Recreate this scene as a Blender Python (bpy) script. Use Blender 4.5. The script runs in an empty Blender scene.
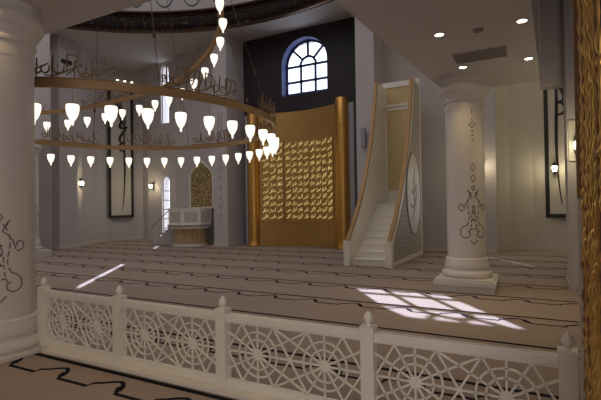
import bpy, bmesh, math, random
from mathutils import Vector, Matrix
PI = math.pi
sc = bpy.context.scene
C = sc.collection
random.seed(7)

# ------------------------------------------------------------------ camera
YAW, PITCH, ROLL, FPX = 0.48733, 0.013787, -0.014342, 440.0
def camera():
    fw = Vector((-math.sin(YAW)*math.cos(PITCH), math.cos(YAW)*math.cos(PITCH), math.sin(PITCH)))
    rt = Vector((math.cos(YAW), math.sin(YAW), 0)); up = rt.cross(fw)
    c, s = math.cos(ROLL), math.sin(ROLL)
    r2 = c*rt + s*up; u2 = -s*rt + c*up
    m = Matrix((r2, u2, -fw)).transposed().to_4x4(); m.translation = (0, 0, 1.6)
    d = bpy.data.cameras.new('camera'); d.sensor_width = 36; d.lens = FPX/601*36
    d.clip_start = .05; d.clip_end = 300
    o = bpy.data.objects.new('camera', d); C.objects.link(o); o.matrix_world = m
    sc.camera = o
camera()

# ------------------------------------------------------------------ world, sun, large lights, exposure
sc.view_settings.view_transform = 'Standard'; sc.view_settings.look = 'None'
sc.view_settings.gamma = 1; sc.view_settings.use_curve_mapping = False
sc.view_settings.exposure = 0.2
w = bpy.data.worlds.new('sky'); sc.world = w; w.use_nodes = True
bg = w.node_tree.nodes['Background']; bg.inputs[0].default_value = (.80, .88, 1.0, 1); bg.inputs[1].default_value = 2.6
SUN_DIR = Vector((.918, -1.245, -1)).normalized()
def light(name, kind, loc, energy, col, size=None, sizey=None, rot=None, dirv=None, spot=None, blend=.6, rad=.05, spread=None):
    d = bpy.data.lights.new(name, kind); d.energy = energy; d.color = col
    if kind == 'AREA':
        d.shape = 'RECTANGLE'; d.size = size; d.size_y = sizey or size
        if spread: d.spread = spread
    elif kind == 'SPOT':
        d.spot_size = spot; d.spot_blend = blend; d.shadow_soft_size = rad
    elif kind == 'POINT': d.shadow_soft_size = rad
    o = bpy.data.objects.new(name, d); C.objects.link(o); o.location = loc
    if dirv is not None: o.rotation_euler = Vector(dirv).to_track_quat('-Z', 'Y').to_euler()
    if rot: o.rotation_euler = rot
    return o
sun = light('sun', 'SUN', (-20, 30, 20), 14.0, (.72, .77, 1.0), dirv=SUN_DIR); sun.data.angle = math.radians(.35)
light('dome_daylight', 'AREA', (-8.6, 5.5, 12.2), 400, (.93, .90, .98), 11, 11, dirv=(0, 0, -1))
light('rear_fill', 'AREA', (2.5, -4.4, 2.4), 130, (.96, .92, 1.0), 6, 2.6, dirv=(-.12, 1, -.12))  # added fill behind the camera for the balustrade; no window there
light('left_aisle_fill', 'AREA', (-19.6, 7.0, 4.0), 60, (.95, .92, 1.0), 5, 4, dirv=(1, .1, 0))  # added soft fill from the left, without a window behind it
light('right_aisle_fill', 'AREA', (1.2, 13.4, 8.4), 30, (1.0, .88, .68), 1.6, 3, dirv=(0, .1, -1))  # added warm fill over the right apse, no opening above it

# ------------------------------------------------------------------ materials
def mat(name, col, rough=.6, metal=0, emit=None, es=0, spec=.5, bump=None, vary=None):
    m = bpy.data.materials.new(name); m.use_nodes = True; nt = m.node_tree; p = nt.nodes['Principled BSDF']
    p.inputs['Base Color'].default_value = (*col, 1); p.inputs['Roughness'].default_value = rough
    p.inputs['Metallic'].default_value = metal; p.inputs['Specular IOR Level'].default_value = spec
    if emit: p.inputs['Emission Color'].default_value = (*emit, 1); p.inputs['Emission Strength'].default_value = es
    tc = nt.nodes.new('ShaderNodeTexCoord')
    if vary:
        n = nt.nodes.new('ShaderNodeTexNoise'); n.inputs['Scale'].default_value = vary[0]; n.inputs['Detail'].default_value = 5
        nt.links.new(tc.outputs['Object'], n.inputs['Vector'])
        r = nt.nodes.new('ShaderNodeMix'); r.data_type = 'RGBA'
        r.inputs[6].default_value = (*[c*(1-vary[1]) for c in col], 1); r.inputs[7].default_value = (*[min(1, c*(1+vary[1])) for c in col], 1)
        nt.links.new(n.outputs['Fac'], r.inputs[0]); nt.links.new(r.outputs[2], p.inputs['Base Color'])
    if bump:
        n = nt.nodes.new('ShaderNodeTexNoise'); n.inputs['Scale'].default_value = bump[0]; n.inputs['Detail'].default_value = 3
        nt.links.new(tc.outputs['Object'], n.inputs['Vector'])
        b = nt.nodes.new('ShaderNodeBump'); b.inputs['Strength'].default_value = bump[1]; b.inputs['Distance'].default_value = .01
        nt.links.new(n.outputs['Fac'], b.inputs['Height']); nt.links.new(b.outputs[0], p.inputs['Normal'])
    return m
def lattice_mat(name, ca, cb, scale, width, metal_a=0, rough=.5, bump=.5):
    """carved pattern: raised strapwork (ca) over a ground (cb), from the edges of a cell pattern"""
    m = bpy.data.materials.new(name); m.use_nodes = True; nt = m.node_tree; p = nt.nodes['Principled BSDF']
    tc = nt.nodes.new('ShaderNodeTexCoord')
    v = nt.nodes.new('ShaderNodeTexVoronoi'); v.feature = 'DISTANCE_TO_EDGE'; v.inputs['Scale'].default_value = scale
    v.inputs['Randomness'].default_value = .55
    nt.links.new(tc.outputs['Object'], v.inputs['Vector'])
    mr = nt.nodes.new('ShaderNodeMapRange'); mr.inputs[1].default_value = width*.6; mr.inputs[2].default_value = width*1.3
    nt.links.new(v.outputs['Distance'], mr.inputs[0])
    mx = nt.nodes.new('ShaderNodeMix'); mx.data_type = 'RGBA'
    mx.inputs[6].default_value = (*ca, 1); mx.inputs[7].default_value = (*cb, 1)
    nt.links.new(mr.outputs[0], mx.inputs[0]); nt.links.new(mx.outputs[2], p.inputs['Base Color'])
    b = nt.nodes.new('ShaderNodeBump'); b.inputs['Strength'].default_value = bump; b.inputs['Distance'].default_value = .02; b.invert = True
    nt.links.new(mr.outputs[0], b.inputs['Height']); nt.links.new(b.outputs[0], p.inputs['Normal'])
    p.inputs['Roughness'].default_value = rough; p.inputs['Metallic'].default_value = metal_a; p.inputs['Specular IOR Level'].default_value = .15
    return m

M_wall = mat('warm_white_plaster', (.56, .52, .50), .8, vary=(1.5, .04))
M_cream = mat('cream_plaster', (.62, .58, .50), .8, vary=(1.2, .04))
M_ceil = mat('ceiling_plaster', (.60, .56, .53), .85, vary=(.8, .03))
M_stone = mat('white_marble_column', (.70, .65, .585), .45, vary=(2.5, .05))
M_white = mat('white_carved_marble', (.88, .83, .71), .28, spec=.5, vary=(6, .03))
M_grey = mat('dark_grey_inlay', (.10, .09, .09), .6)
M_black = mat('black_metal', (.02, .018, .018), .45)
M_dark = mat('dark_brown_feature_wall', (.018, .012, .015), .6, vary=(3, .15))
M_gold = mat('satin_gold_metal', (.68, .38, .10), .42, 1.0, bump=(3, .04))
M_goldp = mat('brushed_gold_paint', (.50, .29, .085), .42, .5, vary=(2, .10))
M_rail = mat('matte_gold_rail', (.33, .185, .06), .45, .4, vary=(5, .1))
M_bronze = mat('bronze_brown', (.16, .085, .045), .4, .7)
M_letter = mat('backlit_gold_letters', (.70, .52, .18), .35, .6, emit=(1.0, .84, .34), es=.50)
M_ringgold = mat('aged_gold_band', (.42, .26, .12), .45, .5, vary=(4, .12))
M_script = mat('gold_script_metal', (.24, .15, .07), .45, .6)
M_lamp = mat('frosted_lamp_glass', (.95, .92, .85), .3, emit=(1.0, .90, .74), es=1.05)
M_bulb = mat('lit_downlight', (1, 1, .9), .3, emit=(1, .93, .72), es=9)
M_sconce = mat('lit_sconce_glass', (1, .95, .8), .3, emit=(1, .92, .66), es=7)
M_winframe = mat('dark_blue_window_frame', (.035, .045, .13), .5)
M_reveal = mat('dark_blue_window_reveal', (.05, .065, .20), .6)
M_vent = mat('grey_vent_metal', (.22, .20, .19), .5)
M_gray = mat('grey_plaster_pier', (.36, .335, .36), .8)
M_frieze = lattice_mat('gilded_frieze', (.11, .07, .035), (.008, .006, .007), 5.0, .035, .1)
M_minside = lattice_mat('carved_white_and_grey_strapwork', (.72, .69, .64), (.38, .355, .33), 8, .055, bump=.3)
M_goldlat = lattice_mat('gold_strapwork', (.85, .68, .36), (.62, .48, .24), 9, .06, .2)
M_goldlat2 = lattice_mat('gold_strapwork_on_brown', (.60, .46, .22), (.22, .16, .08), 7, .06, .3)
def glass_mat():
    m = bpy.data.materials.new('clear_window_glass'); m.use_nodes = True; nt = m.node_tree
    for n in list(nt.nodes):
        if n.type == 'BSDF_PRINCIPLED': nt.nodes.remove(n)
    t = nt.nodes.new('ShaderNodeBsdfTransparent'); t.inputs[0].default_value = (.96, .97, 1, 1)
    g = nt.nodes.new('ShaderNodeBsdfGlossy'); g.inputs['Roughness'].default_value = .02
    mx = nt.nodes.new('ShaderNodeMixShader'); mx.inputs[0].default_value = .05
    nt.links.new(t.outputs[0], mx.inputs[1]); nt.links.new(g.outputs[0], mx.inputs[2])
    nt.links.new(mx.outputs[0], nt.nodes['Material Output'].inputs[0])
    return m
M_glass = glass_mat()
M_carpet = mat('beige_brown_prayer_carpet', (.41, .325, .26), .95, spec=.1, bump=(220, .5), vary=(.9, .10))
M_line = mat('dark_carpet_line', (.014, .012, .018), .95, spec=.1)

# ------------------------------------------------------------------ helpers
def obj(name, bm, m, parent=None, smooth=False, loc=None):
    me = bpy.data.meshes.new(name)
    bmesh.ops.recalc_face_normals(bm, faces=bm.faces)
    bm.to_mesh(me); bm.free()
    ms = m if isinstance(m, (list, tuple)) else [m]
    for x in ms: me.materials.append(x)
    if smooth:
        for p in me.polygons: p.use_smooth = True
        me.set_sharp_from_angle(angle=math.radians(38))
    o = bpy.data.objects.new(name, me); C.objects.link(o)
    if loc is not None: o.location = loc
    if parent: o.parent = parent
    return o
def tag(o, label, cat, group=None):
    o['label'] = label; o['category'] = cat
    if group: o['group'] = group
    return o
def thing(name, label, cat, loc=(0, 0, 0), group=None, rz=0):
    o = bpy.data.objects.new(name, None); C.objects.link(o); o.location = loc; o.rotation_euler = (0, 0, rz)
    o.empty_display_size = .1
    return tag(o, label, cat, group)
def struct(name, bm, m, parent=None, smooth=False):
    o = obj(name, bm, m, parent, smooth)
    if not parent: o['kind'] = 'structure'
    return o
def NB(): return bmesh.new()
def box(bm, a, b, bevel=0, M=None):
    x0, y0, z0 = a; x1, y1, z1 = b
    vs = [bm.verts.new((x, y, z)) for x in (x0, x1) for y in (y0, y1) for z in (z0, z1)]
    fs = [(0, 1, 3, 2), (4, 6, 7, 5), (0, 4, 5, 1), (2, 3, 7, 6), (0, 2, 6, 4), (1, 5, 7, 3)]
    F = [bm.faces.new([vs[i] for i in f]) for f in fs]
    if bevel:
        es = list({e for f in F for e in f.edges})
        r = bmesh.ops.bevel(bm, geom=es, offset=bevel, segments=2, affect='EDGES', profile=.6)
        vs = list({v for v in vs if v.is_valid} | set(r['verts']))
    if M is not None: bmesh.ops.transform(bm, matrix=M, verts=[v for v in vs if v.is_valid])
    return bm
def lathe(bm, prof, n=32, c=(0, 0, 0), a0=0, a1=2*PI):
    full = abs(a1-a0-2*PI) < 1e-6; k = n if full else n+1
    rings = []
    for r, z in prof:
        if r < 1e-5: rings.append([bm.verts.new((c[0], c[1], c[2]+z))]*k)
        else: rings.append([bm.verts.new((c[0]+r*math.cos(a0+(a1-a0)*i/n), c[1]+r*math.sin(a0+(a1-a0)*i/n), c[2]+z)) for i in range(k)])
    for A, B in zip(rings, rings[1:]):
        for i in range(n):
            j = (i+1) % k
            q = []
            for v in (A[i], A[j], B[j], B[i]):
                if v not in q: q.append(v)
            if len(q) > 2: 
                try: bm.faces.new(q)
                except ValueError: pass
    return bm
def prism(bm, pts, axis, t0, t1):
    """polygon extruded: axis 'x' -> pts are (y,z); 'y' -> (x,z); 'z' -> (x,y)"""
    def f(p, t): return {'x': (t, p[0], p[1]), 'y': (p[0], t, p[1]), 'z': (p[0], p[1], t)}[axis]
    A = [bm.verts.new(f(p, t0)) for p in pts]; B = [bm.verts.new(f(p, t1)) for p in pts]
    bm.faces.new(A); bm.faces.new(B[::-1]); n = len(pts)
    for i in range(n): bm.faces.new((A[i], A[(i+1) % n], B[(i+1) % n], B[i]))
    return bm
def tube(bm, pts, r, n=8, close=False):
    pts = [Vector(p) for p in pts]; rings = []; N = len(pts)
    for i, p in enumerate(pts):
        a = pts[(i-1) % N] if (close or i) else p; b = pts[(i+1) % N] if (close or i < N-1) else p
        d = (b-a).normalized(); u = d.cross(Vector((0, 0, 1)))
        if u.length < 1e-3: u = d.cross(Vector((0, 1, 0)))
        u.normalize(); v = d.cross(u); rr = r[i] if isinstance(r, (list, tuple)) else r
        rings.append([bm.verts.new(p+(u*math.cos(2*PI*k/n)+v*math.sin(2*PI*k/n))*rr) for k in range(n)])
    for i in range(N if close else N-1):
        A, B = rings[i], rings[(i+1) % N]
        for k in range(n): bm.faces.new((A[k], A[(k+1) % n], B[(k+1) % n], B[k]))
    if not close:
        bm.faces.new(rings[0][::-1]); bm.faces.new(rings[-1])
    return bm
def bar(bm, p0, p1, w, t, nrm):
    """rectangular bar from p0 to p1, width w in plane, thickness t along nrm (centred)"""
    p0, p1, nrm = Vector(p0), Vector(p1), Vector(nrm).normalized(); d = (p1-p0).normalized(); s = d.cross(nrm)*w/2; h = nrm*t/2
    vs = [bm.verts.new(p+a*s+b*h) for p in (p0, p1) for a, b in ((-1, -1), (1, -1), (1, 1), (-1, 1))]
    bm.faces.new(vs[:4][::-1]); bm.faces.new(vs[4:])
    for i in range(4): bm.faces.new((vs[i], vs[(i+1) % 4], vs[4+(i+1) % 4], vs[4+i]))
def band(bm, pts, z0, z1, t, up=None):
    """vertical strip of thickness t along a path of (x,y,z)"""
    rows = []
    N = len(pts)
    for i, p in enumerate(pts):
        p = Vector(p); a = Vector(pts[max(i-1, 0)]); b = Vector(pts[min(i+1, N-1)])
        d = b-a; d.z = 0; d.normalize(); s = Vector((-d.y, d.x, 0))*t/2
        rows.append([bm.verts.new(p+s*k+Vector((0, 0, z))) for k, z in ((-1, z0), (1, z0), (1, z1), (-1, z1))])
    for A, B in zip(rows, rows[1:]):
        for i in range(4): bm.faces.new((A[i], A[(i+1) % 4], B[(i+1) % 4], B[i]))
    bm.faces.new(rows[0]); bm.faces.new(rows[-1][::-1])
def ribbon(bm, pts, w, mapf, t=.01):
    """flat pen stroke: 2-D points and widths, mapped by mapf(x, y, height)"""
    n = len(pts); L = []
    for i, (x, y) in enumerate(pts):
        a = pts[max(i-1, 0)]; b = pts[min(i+1, n-1)]; dx, dy = b[0]-a[0], b[1]-a[1]; l = math.hypot(dx, dy) or 1
        ww = (w[i] if isinstance(w, (list, tuple)) else w)/2
        nx, ny = -dy/l*ww, dx/l*ww
        L.append([bm.verts.new(mapf(x+s*nx, y+s*ny, h)) for s, h in ((-1, 0), (-1, t), (1, t), (1, 0))])
    for A, B in zip(L, L[1:]):
        for k in range(3): bm.faces.new((A[k], A[k+1], B[k+1], B[k]))
        bm.faces.new((A[3], A[0], B[0], B[3]))
    bm.faces.new(L[0]); bm.faces.new(L[-1][::-1])
def bez(p0, p1, p2, p3, n=8):
    return [tuple((1-t)**3*a+3*(1-t)**2*t*b+3*(1-t)*t*t*c+t**3*d for a, b, c, d in zip(p0, p1, p2, p3)) for t in [i/n for i in range(n+1)]]
def spiral(cx, cy, r0, r1, a0, a1, n=14):
    return [(cx+(r0+(r1-r0)*i/n)*math.cos(a0+(a1-a0)*i/n), cy+(r0+(r1-r0)*i/n)*math.sin(a0+(a1-a0)*i/n)) for i in range(n+1)]
def taper(n, w, lo=.25): return [w*(lo+(1-lo)*math.sin(PI*min(1, (i+.6)/(n)))) for i in range(n)]

def script(bm, x0, x1, y0, h, mapf, wd, t, rnd, dots=True, slant=.12):
    """one line of flowing Arabic-style pen strokes between x0 and x1 (baseline y0, height h)"""
    x = x1
    while x > x0+.12*h:
        k = rnd.random(); u = h*rnd.uniform(.34, .6)
        if k < .34:                                    # tall upright
            p = bez((x, y0+h*.95), (x-.05*h, y0+h*.6), (x-slant*h, y0+h*.3), (x-slant*h*1.4, y0+.05*h)); ribbon(bm, p, taper(len(p), wd, .5), mapf, t); x -= u*.42
        elif k < .70:                                  # shallow bowl
            p = bez((x, y0+h*.35), (x+.05*h, y0-h*.18), (x-u*.9, y0-h*.2), (x-u, y0+h*.30)); ribbon(bm, p, taper(len(p), wd*1.15, .35), mapf, t)
            if dots:
                ribbon(bm, [(x-u*.5-wd*.5, y0+h*.32), (x-u*.5+wd*.5, y0+h*.36)], wd, mapf, t)
            x -= u*.85
        elif k < .86:                                  # sweeping tail with an upper arm
            p = bez((x, y0+h*.75), (x-.5*u, y0+h*.5), (x+.1*u, y0+h*.2), (x-u*1.1, y0-h*.12)); ribbon(bm, p, taper(len(p), wd, .4), mapf, t)
            p = bez((x, y0+h*.75), (x-.3*u, y0+h*.95), (x-.7*u, y0+h*.8), (x-u, y0+h*.95), 5); ribbon(bm, p, wd*.7, mapf, t); x -= u*.95
        else:                                          # loop
            p = spiral(x-u*.35, y0+h*.25, u*.3, u*.22, 0, 5.2, 9); ribbon(bm, p, wd*.9, mapf, t)
            p = bez((x-u*.3, y0+.02*h), (x-u*.6, y0), (x-u*.8, y0-.05*h), (x-u, y0+.05*h), 4); ribbon(bm, p, wd*.8, mapf, t); x -= u*.8

def wall_poly(name, pts, z0, z1, t, m, n=1):
    """continuous wall along a plan polyline, thickness t to the left of travel"""
    bm = NB(); rows = []
    N = len(pts)
    for i, p in enumerate(pts):
        a = Vector(pts[max(i-1, 0)]); b = Vector(p); c = Vector(pts[min(i+1, N-1)])
        d1 = (b-a).normalized() if i else (c-b).normalized(); d2 = (c-b).normalized() if i < N-1 else d1
        nn = Vector((-d1.y, d1.x))+Vector((-d2.y, d2.x)); nn.normalize(); k = t/max(.4, nn.dot(Vector((-d1.y, d1.x))))
        o = b+nn*k
        rows.append([bm.verts.new((b.x, b.y, z0)), bm.verts.new((o.x, o.y, z0)), bm.verts.new((o.x, o.y, z1)), bm.verts.new((b.x, b.y, z1))])
    for A, B in zip(rows, rows[1:]):
        for i in range(4): bm.faces.new((A[i], A[(i+1) % 4], B[(i+1) % 4], B[i]))
    bm.faces.new(rows[0]); bm.faces.new(rows[-1][::-1])
    return bm
def plate_hole(bm, outer, holes, axis_y, t):
    """plate in the x-z plane with holes, from y=axis_y to axis_y+t"""
    es = []
    for loop in [outer]+holes:
        vs = [bm.verts.new((p[0], axis_y, p[1])) for p in loop]
        for i in range(len(vs)): es.append(bm.edges.new((vs[i], vs[(i+1) % len(vs)])))
    r = bmesh.ops.triangle_fill(bm, use_beauty=True, use_dissolve=False, edges=es)
    fs = [g for g in r['geom'] if isinstance(g, bmesh.types.BMFace)]
    e = bmesh.ops.extrude_face_region(bm, geom=fs)
    bmesh.ops.translate(bm, vec=(0, t, 0), verts=[g for g in e['geom'] if isinstance(g, bmesh.types.BMVert)])
def arch_loop(x0, x1, z0, zs, n=16):
    cx, r = (x0+x1)/2, (x1-x0)/2
    return [(x0, z0), (x1, z0)]+[(cx+r*math.cos(PI*i/n), zs+r*math.sin(PI*i/n)) for i in range(n+1)]

CX = -8.2                     # axis of the prayer niche
ZC = 8.75                     # main ceiling
# ------------------------------------------------------------------ floor and carpet
bm = NB(); box(bm, (-22, -5, -.2), (7, 18, 0)); struct('floor', bm, M_carpet)
def carpet_rows():
    bm = NB()
    mp = lambda x, y, h: (x, y, .0005+h)
    ys = [2.95]+[5.55+1.37*k for k in range(-1, 8)]+[1.45, .1, -1.2]
    for y in ys:
        ribbon(bm, [(-19, y), (4.5, y)], .056, mp, .002)
        x = -19.19
        P = .79; pts = []
        while x < 4.3:
            for dx, dy in ((0, -.13), (.05, -.15), (.09, -.19), (.085, -.24), (.13, -.28), (.17, -.335), (.57, -.33), (.575, -.26), (.65, -.22), (.72, -.16)):
                pts.append((x+dx, y+dy))
            x += P
        ribbon(bm, pts, .042, mp, .002)
        for k in range(int(23.6/P)):                   # the knots of the brace line
            xx = -19.19+k*P+.11
            ribbon(bm, [(xx-.02, y-.20), (xx+.03, y-.29)], .065, mp, .0025)
    o = obj('carpet_row_lines', bm, M_line); o['kind'] = 'structure'; o.name = 'trim_1'
carpet_rows()

# ------------------------------------------------------------------ walls
# dark feature wall behind the niche, with the arched window
WX0, WX1, WZ0, WZS = -9.10, -7.02, 6.10, 7.38
WY = 15.65
bm = NB(); plate_hole(bm, [(-11.1, 0), (-5.3, 0), (-5.3, ZC), (-11.1, ZC)], [arch_loop(WX0, WX1, WZ0, WZS, 24)], WY, .50)
struct('wall_qibla', bm, M_dark)
def arched_window():
    root = bpy.data.objects.new('window_1', None); C.objects.link(root); root['kind'] = 'structure'
    root['label'] = 'arched multi-pane window high in the dark wall above the golden niche'
    # reveal lining
    bm = NB(); lp = arch_loop(WX0, WX1, WZ0, WZS, 24); n = len(lp); cx, cz = (WX0+WX1)/2, 7.2
    L = [[bm.verts.new((x+(cx-x)*k, y, z+(cz-z)*k)) for k, y in ((0, WY-.005), (.02, WY-.005), (.02, WY+.50), (0, WY+.50))] for x, z in lp]
    for i in range(n):
        A, B = L[i], L[(i+1) % n]
        for k in range(4): bm.faces.new((A[k], A[(k+1) % 4], B[(k+1) % 4], B[k]))
    obj('window_reveal', bm, M_reveal, root)
    y = WY+.40; bm = NB(); N = (0, 1, 0); W = .10
    x0, x1 = WX0+.05, WX1-.05; cx = (x0+x1)/2; R = (x1-x0)/2
    pts = arch_loop(x0, x1, WZ0+.14, WZS, 24); box(bm, (x0, y-.03, WZ0), (x1, y+.04, WZ0+.16))
    for i in range(len(pts)): bar(bm, (pts[i][0], y, pts[i][1]), (pts[(i+1) % len(pts)][0], y, pts[(i+1) % len(pts)][1]), .10, .05, N)
    for fx in (1/3, 2/3): xx = x0+(x1-x0)*fx; bar(bm, (xx, y, WZ0), (xx, y, WZS), W, .04, N)
    for zz in (WZ0+(WZS-WZ0)*.5, WZS): bar(bm, (x0, y, zz), (x1, y, zz), W, .04, N)
    ri = R*.36
    for i in range(12):
        a, b = PI*i/12, PI*(i+1)/12
        bar(bm, (cx+ri*math.cos(a), y, WZS+ri*math.sin(a)), (cx+ri*math.cos(b), y, WZS+ri*math.sin(b)), W, .04, N)
    for a in (PI/4, PI/2, 3*PI/4): bar(bm, (cx+ri*math.cos(a), y, WZS+ri*math.sin(a)), (cx+R*math.cos(a), y, WZS+R*math.sin(a)), W*.9, .06, N)
    obj('window_frame', bm, M_winframe, root)
    bm = NB(); prism(bm, arch_loop(x0, x1, WZ0+.05, WZS, 24), 'y', y-.004, y+.004); obj('pane', bm, M_glass, root)
arched_window()
bm = NB(); box(bm, (-10.2, 16.2, 8.62), (-6.2, 17.0, 8.8)); struct('trim_9', bm, M_wall)  # unseen hood added outside the window to cut the sun patch short

def wallbox(name, a, b, m): bm = NB(); box(bm, a, b); return struct(name, bm, m)
wallbox('wall_pier_left', (-11.70, 14.42, 0), (-11.0, 15.7, ZC), M_wall)
wallbox('wall_pier_right', (-5.40, 14.42, 0), (-4.73, 15.7, ZC), M_wall)
# wall behind the pulpit, then the wall with two slits, then the left apse
bm = wall_poly('x', [(-14.9, 15.6), (-11.6, 15.3)], 0, ZC, .3, M_wall); struct('wall_behind_pulpit', bm, M_wall)
def slit_wall(name, x0, x1, y, slits, m):
    bm = NB(); plate_hole(bm, [(x0, 0), (x1, 0), (x1, ZC), (x0, ZC)], [arch_loop(*s, 10) for s in slits], y, .50)
    return struct(name, bm, m)
slit_wall('wall_back_left', -17.1, -14.85, 15.95, [(-16.18, -15.66, .15, 2.9), (-16.18, -15.66, 5.75, 8.35)], M_wall)
slit_wall('wall_back_right', -4.75, -1.05, 15.45, [(-2.60, -2.20, 1.0, 2.7)], M_wall)
def slit_window(name, s, y, nb, label):
    root = bpy.data.objects.new(name, None); C.objects.link(root); root['kind'] = 'structure'; root['label'] = label
    bm = NB(); pts = arch_loop(s[0]+.02, s[1]-.02, s[2]+.02, s[3], 10)
    for i in range(len(pts)): bar(bm, (pts[i][0], y, pts[i][1]), (pts[(i+1) % len(pts)][0], y, pts[(i+1) % len(pts)][1]), .05, .05, (0, 1, 0))
    for k in range(1, nb): zz = s[2]+(s[3]-s[2])*k/nb; bar(bm, (s[0], y, zz), (s[1], y, zz), .05, .04, (0, 1, 0))
    obj('window_frame', bm, M_white, root)
    bm = NB(); prism(bm, arch_loop(s[0]+.03, s[1]-.03, s[2]+.03, s[3], 10), 'y', y-.004, y+.004); obj('pane', bm, M_glass, root)
slit_window('window_2', (-16.18, -15.66, .15, 2.9), 16.08, 6, 'tall narrow arched window low beside the pulpit')
slit_window('window_3', (-16.18, -15.66, 5.75, 8.35), 16.08, 1, 'tall narrow arched window high on the left wall')
slit_window('window_4', (-2.60, -2.20, 1.0, 2.7), 15.75, 5, 'narrow window behind the free-standing column')
LA = [(-17.0, 16.0), (-17.9, 16.35), (-18.35, 15.8), (-18.62, 14.9), (-18.4, 14.0), (-17.75, 12.9), (-17.4, 12.5), (-17.4, 12.0), (-17.0, 12.0), (-17.0, 11.2), (-17.5, 11.2), (-17.5, 9.0)]
def arc_wall(name, L, m, mb):
    bm = wall_poly('x', L[::-1], 0, ZC, .3, m); struct(name, bm, m)
arc_wall('wall_left_apse', LA, M_wall, None)
bm = wall_poly('x', LA[::-1], 0, .14, -.035, M_cream); struct('baseboard_left', bm, M_cream)
RA = [(-1.1, 15.6), (-1.1, 16.1), (-.7, 16.55), (0.0, 16.85), (0.9, 16.85), (1.6, 16.5), (2.1, 15.6), (2.2, 14.6), (2.2, 11.0)]
bm = wall_poly('x', RA, 0, ZC, .3, M_cream); struct('wall_right_apse', bm, M_cream)
bm = wall_poly('x', RA[1:], 0, .14, -.035, M_cream); struct('baseboard_right', bm, M_cream)
for k, (a, b) in enumerate((((-14.88, 15.55), (-11.7, 15.27)), ((-4.73, 15.42), (-1.1, 15.42)), ((-16.9, 15.92), (-16.18, 15.92)), ((-15.66, 15.92), (-14.9, 15.92)))):
    bm = NB(); band(bm, [(*a, 0), (*b, 0)], 0, .14, .05); struct('baseboard_back_%d' % (k+1), bm, M_cream)
for nm, x0, x1 in (('baseboard_pier_left', -11.70, -11.0), ('baseboard_pier_right', -5.40, -4.73)):
    bm = NB(); box(bm, (x0-.03, 14.39, 0), (x1+.03, 15.2, .14), .01); struct(nm, bm, M_cream)
# outer shell
wallbox('wall_left', (-20.4, -5.2, 0), (-20.0, 18, ZC), M_wall)
wallbox('wall_left_return', (-20.2, 8.6, 0), (-17.4, 9.0, ZC), M_wall)
wallbox('wall_right', (6.0, -5.2, 0), (6.4, 18, ZC), M_wall)
wallbox('wall_behind_camera', (-20.2, -5.4, 0), (6.2, -5.0, ZC), M_wall)
wallbox('wall_right_return', (2.2, 10.6, 0), (6.1, 11.0, ZC), M_wall)

# ------------------------------------------------------------------ main ceiling with dome opening, frieze, dome
DC = (-8.6, 4.2)
DR = 10.08
def ceiling():
    bm = NB(); es = []
    outer = [(-20.2, -5.2), (6.2, -5.2), (6.2, 17.2), (-1.2, 17.2), (-1.2, 16.12), (-17.15, 16.12), (-17.15, 17.0), (-20.2, 17.0)]
    inner = [(DC[0]+DR*math.cos(2*PI*i/96), DC[1]+DR*math.sin(2*PI*i/96)) for i in range(96)]
    inner = [(x, max(y, -5.1)) for x, y in inner]
    for loop in (outer, inner):
        vs = [bm.verts.new((x, y, ZC)) for x, y in loop]
        for i in range(len(vs)): es.append(bm.edges.new((vs[i], vs[(i+1) % len(vs)])))
    bmesh.ops.triangle_fill(bm, use_beauty=True, edges=es)
    e = bmesh.ops.extrude_face_region(bm, geom=bm.faces[:])
    bmesh.ops.translate(bm, vec=(0, 0, .25), verts=[g for g in e['geom'] if isinstance(g, bmesh.types.BMVert)])
    struct('ceiling', bm, M_wall)
ceiling()
ZB = ZC+.80
bm = NB(); lathe(bm, [(DR, -.02), (DR-.02, .02), (DR-.02, ZB-ZC), (DR+.25, ZB-ZC), (DR+.25, .02), (DR, -.02)], 128, (DC[0], DC[1], ZC)); struct('trim_2', bm, M_frieze, smooth=True)
for k, (z, r, h) in enumerate(((0, .10, .07), (.20, .06, .035), (ZB-ZC-.16, .06, .035), (ZB-ZC-.02, .14, .10))):
    bm = NB(); lathe(bm, [(DR-.02, -h/2), (DR-r, -h/3), (DR-r-.02, 0), (DR-r, h/3), (DR-.02, h/2)], 128, (DC[0], DC[1], ZC+z)); struct('trim_%d' % (k+3), bm, M_bronze, smooth=True)
def dome():
    bm = NB(); prof = []
    for i in range(15):
        a = (PI/2)*i/14; prof.append((max(1e-6, (DR+.1)*math.cos(a)), ZB-ZC+5.2*math.sin(a)))
    lathe(bm, prof, 96, (DC[0], DC[1], ZC))
    struct('ceiling_dome', bm, M_wall, smooth=True)
    # arabesque line work round the foot of the dome
    bm = NB()
    def mp(s, z, h):
        a = math.asin(min(1, max(0, z/5.2))); r = (DR+.1)*math.cos(a)-.02-h
        return (DC[0]+r*math.cos(s), DC[1]+r*math.sin(s), ZB+z)
    k = 0
    while k < 26:
        s0 = .2+k*.115; f = .105
        for sg in (-1, 1):
            def m2(x, y, h, s0=s0, sg=sg): return mp(s0+sg*x*f*.5, .25+y*.9, h)
            ribbon(bm, bez((0, 0), (.5, .05), (.9, .4), (.5, .7)), .06, lambda x, y, h, m2=m2: m2(x, y, h), .02)
            ribbon(bm, spiral(.45, .45, .3, .08, 0, 5, 12), .05, lambda x, y, h, m2=m2: m2(x, y, h), .02)
            ribbon(bm, bez((0, 1), (.3, .8), (.8, 1), (.9, .75)), .05, lambda x, y, h, m2=m2: m2(x, y, h), .02)
        k += 1
    struct('trim_7', bm, M_grey)
dome()

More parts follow.
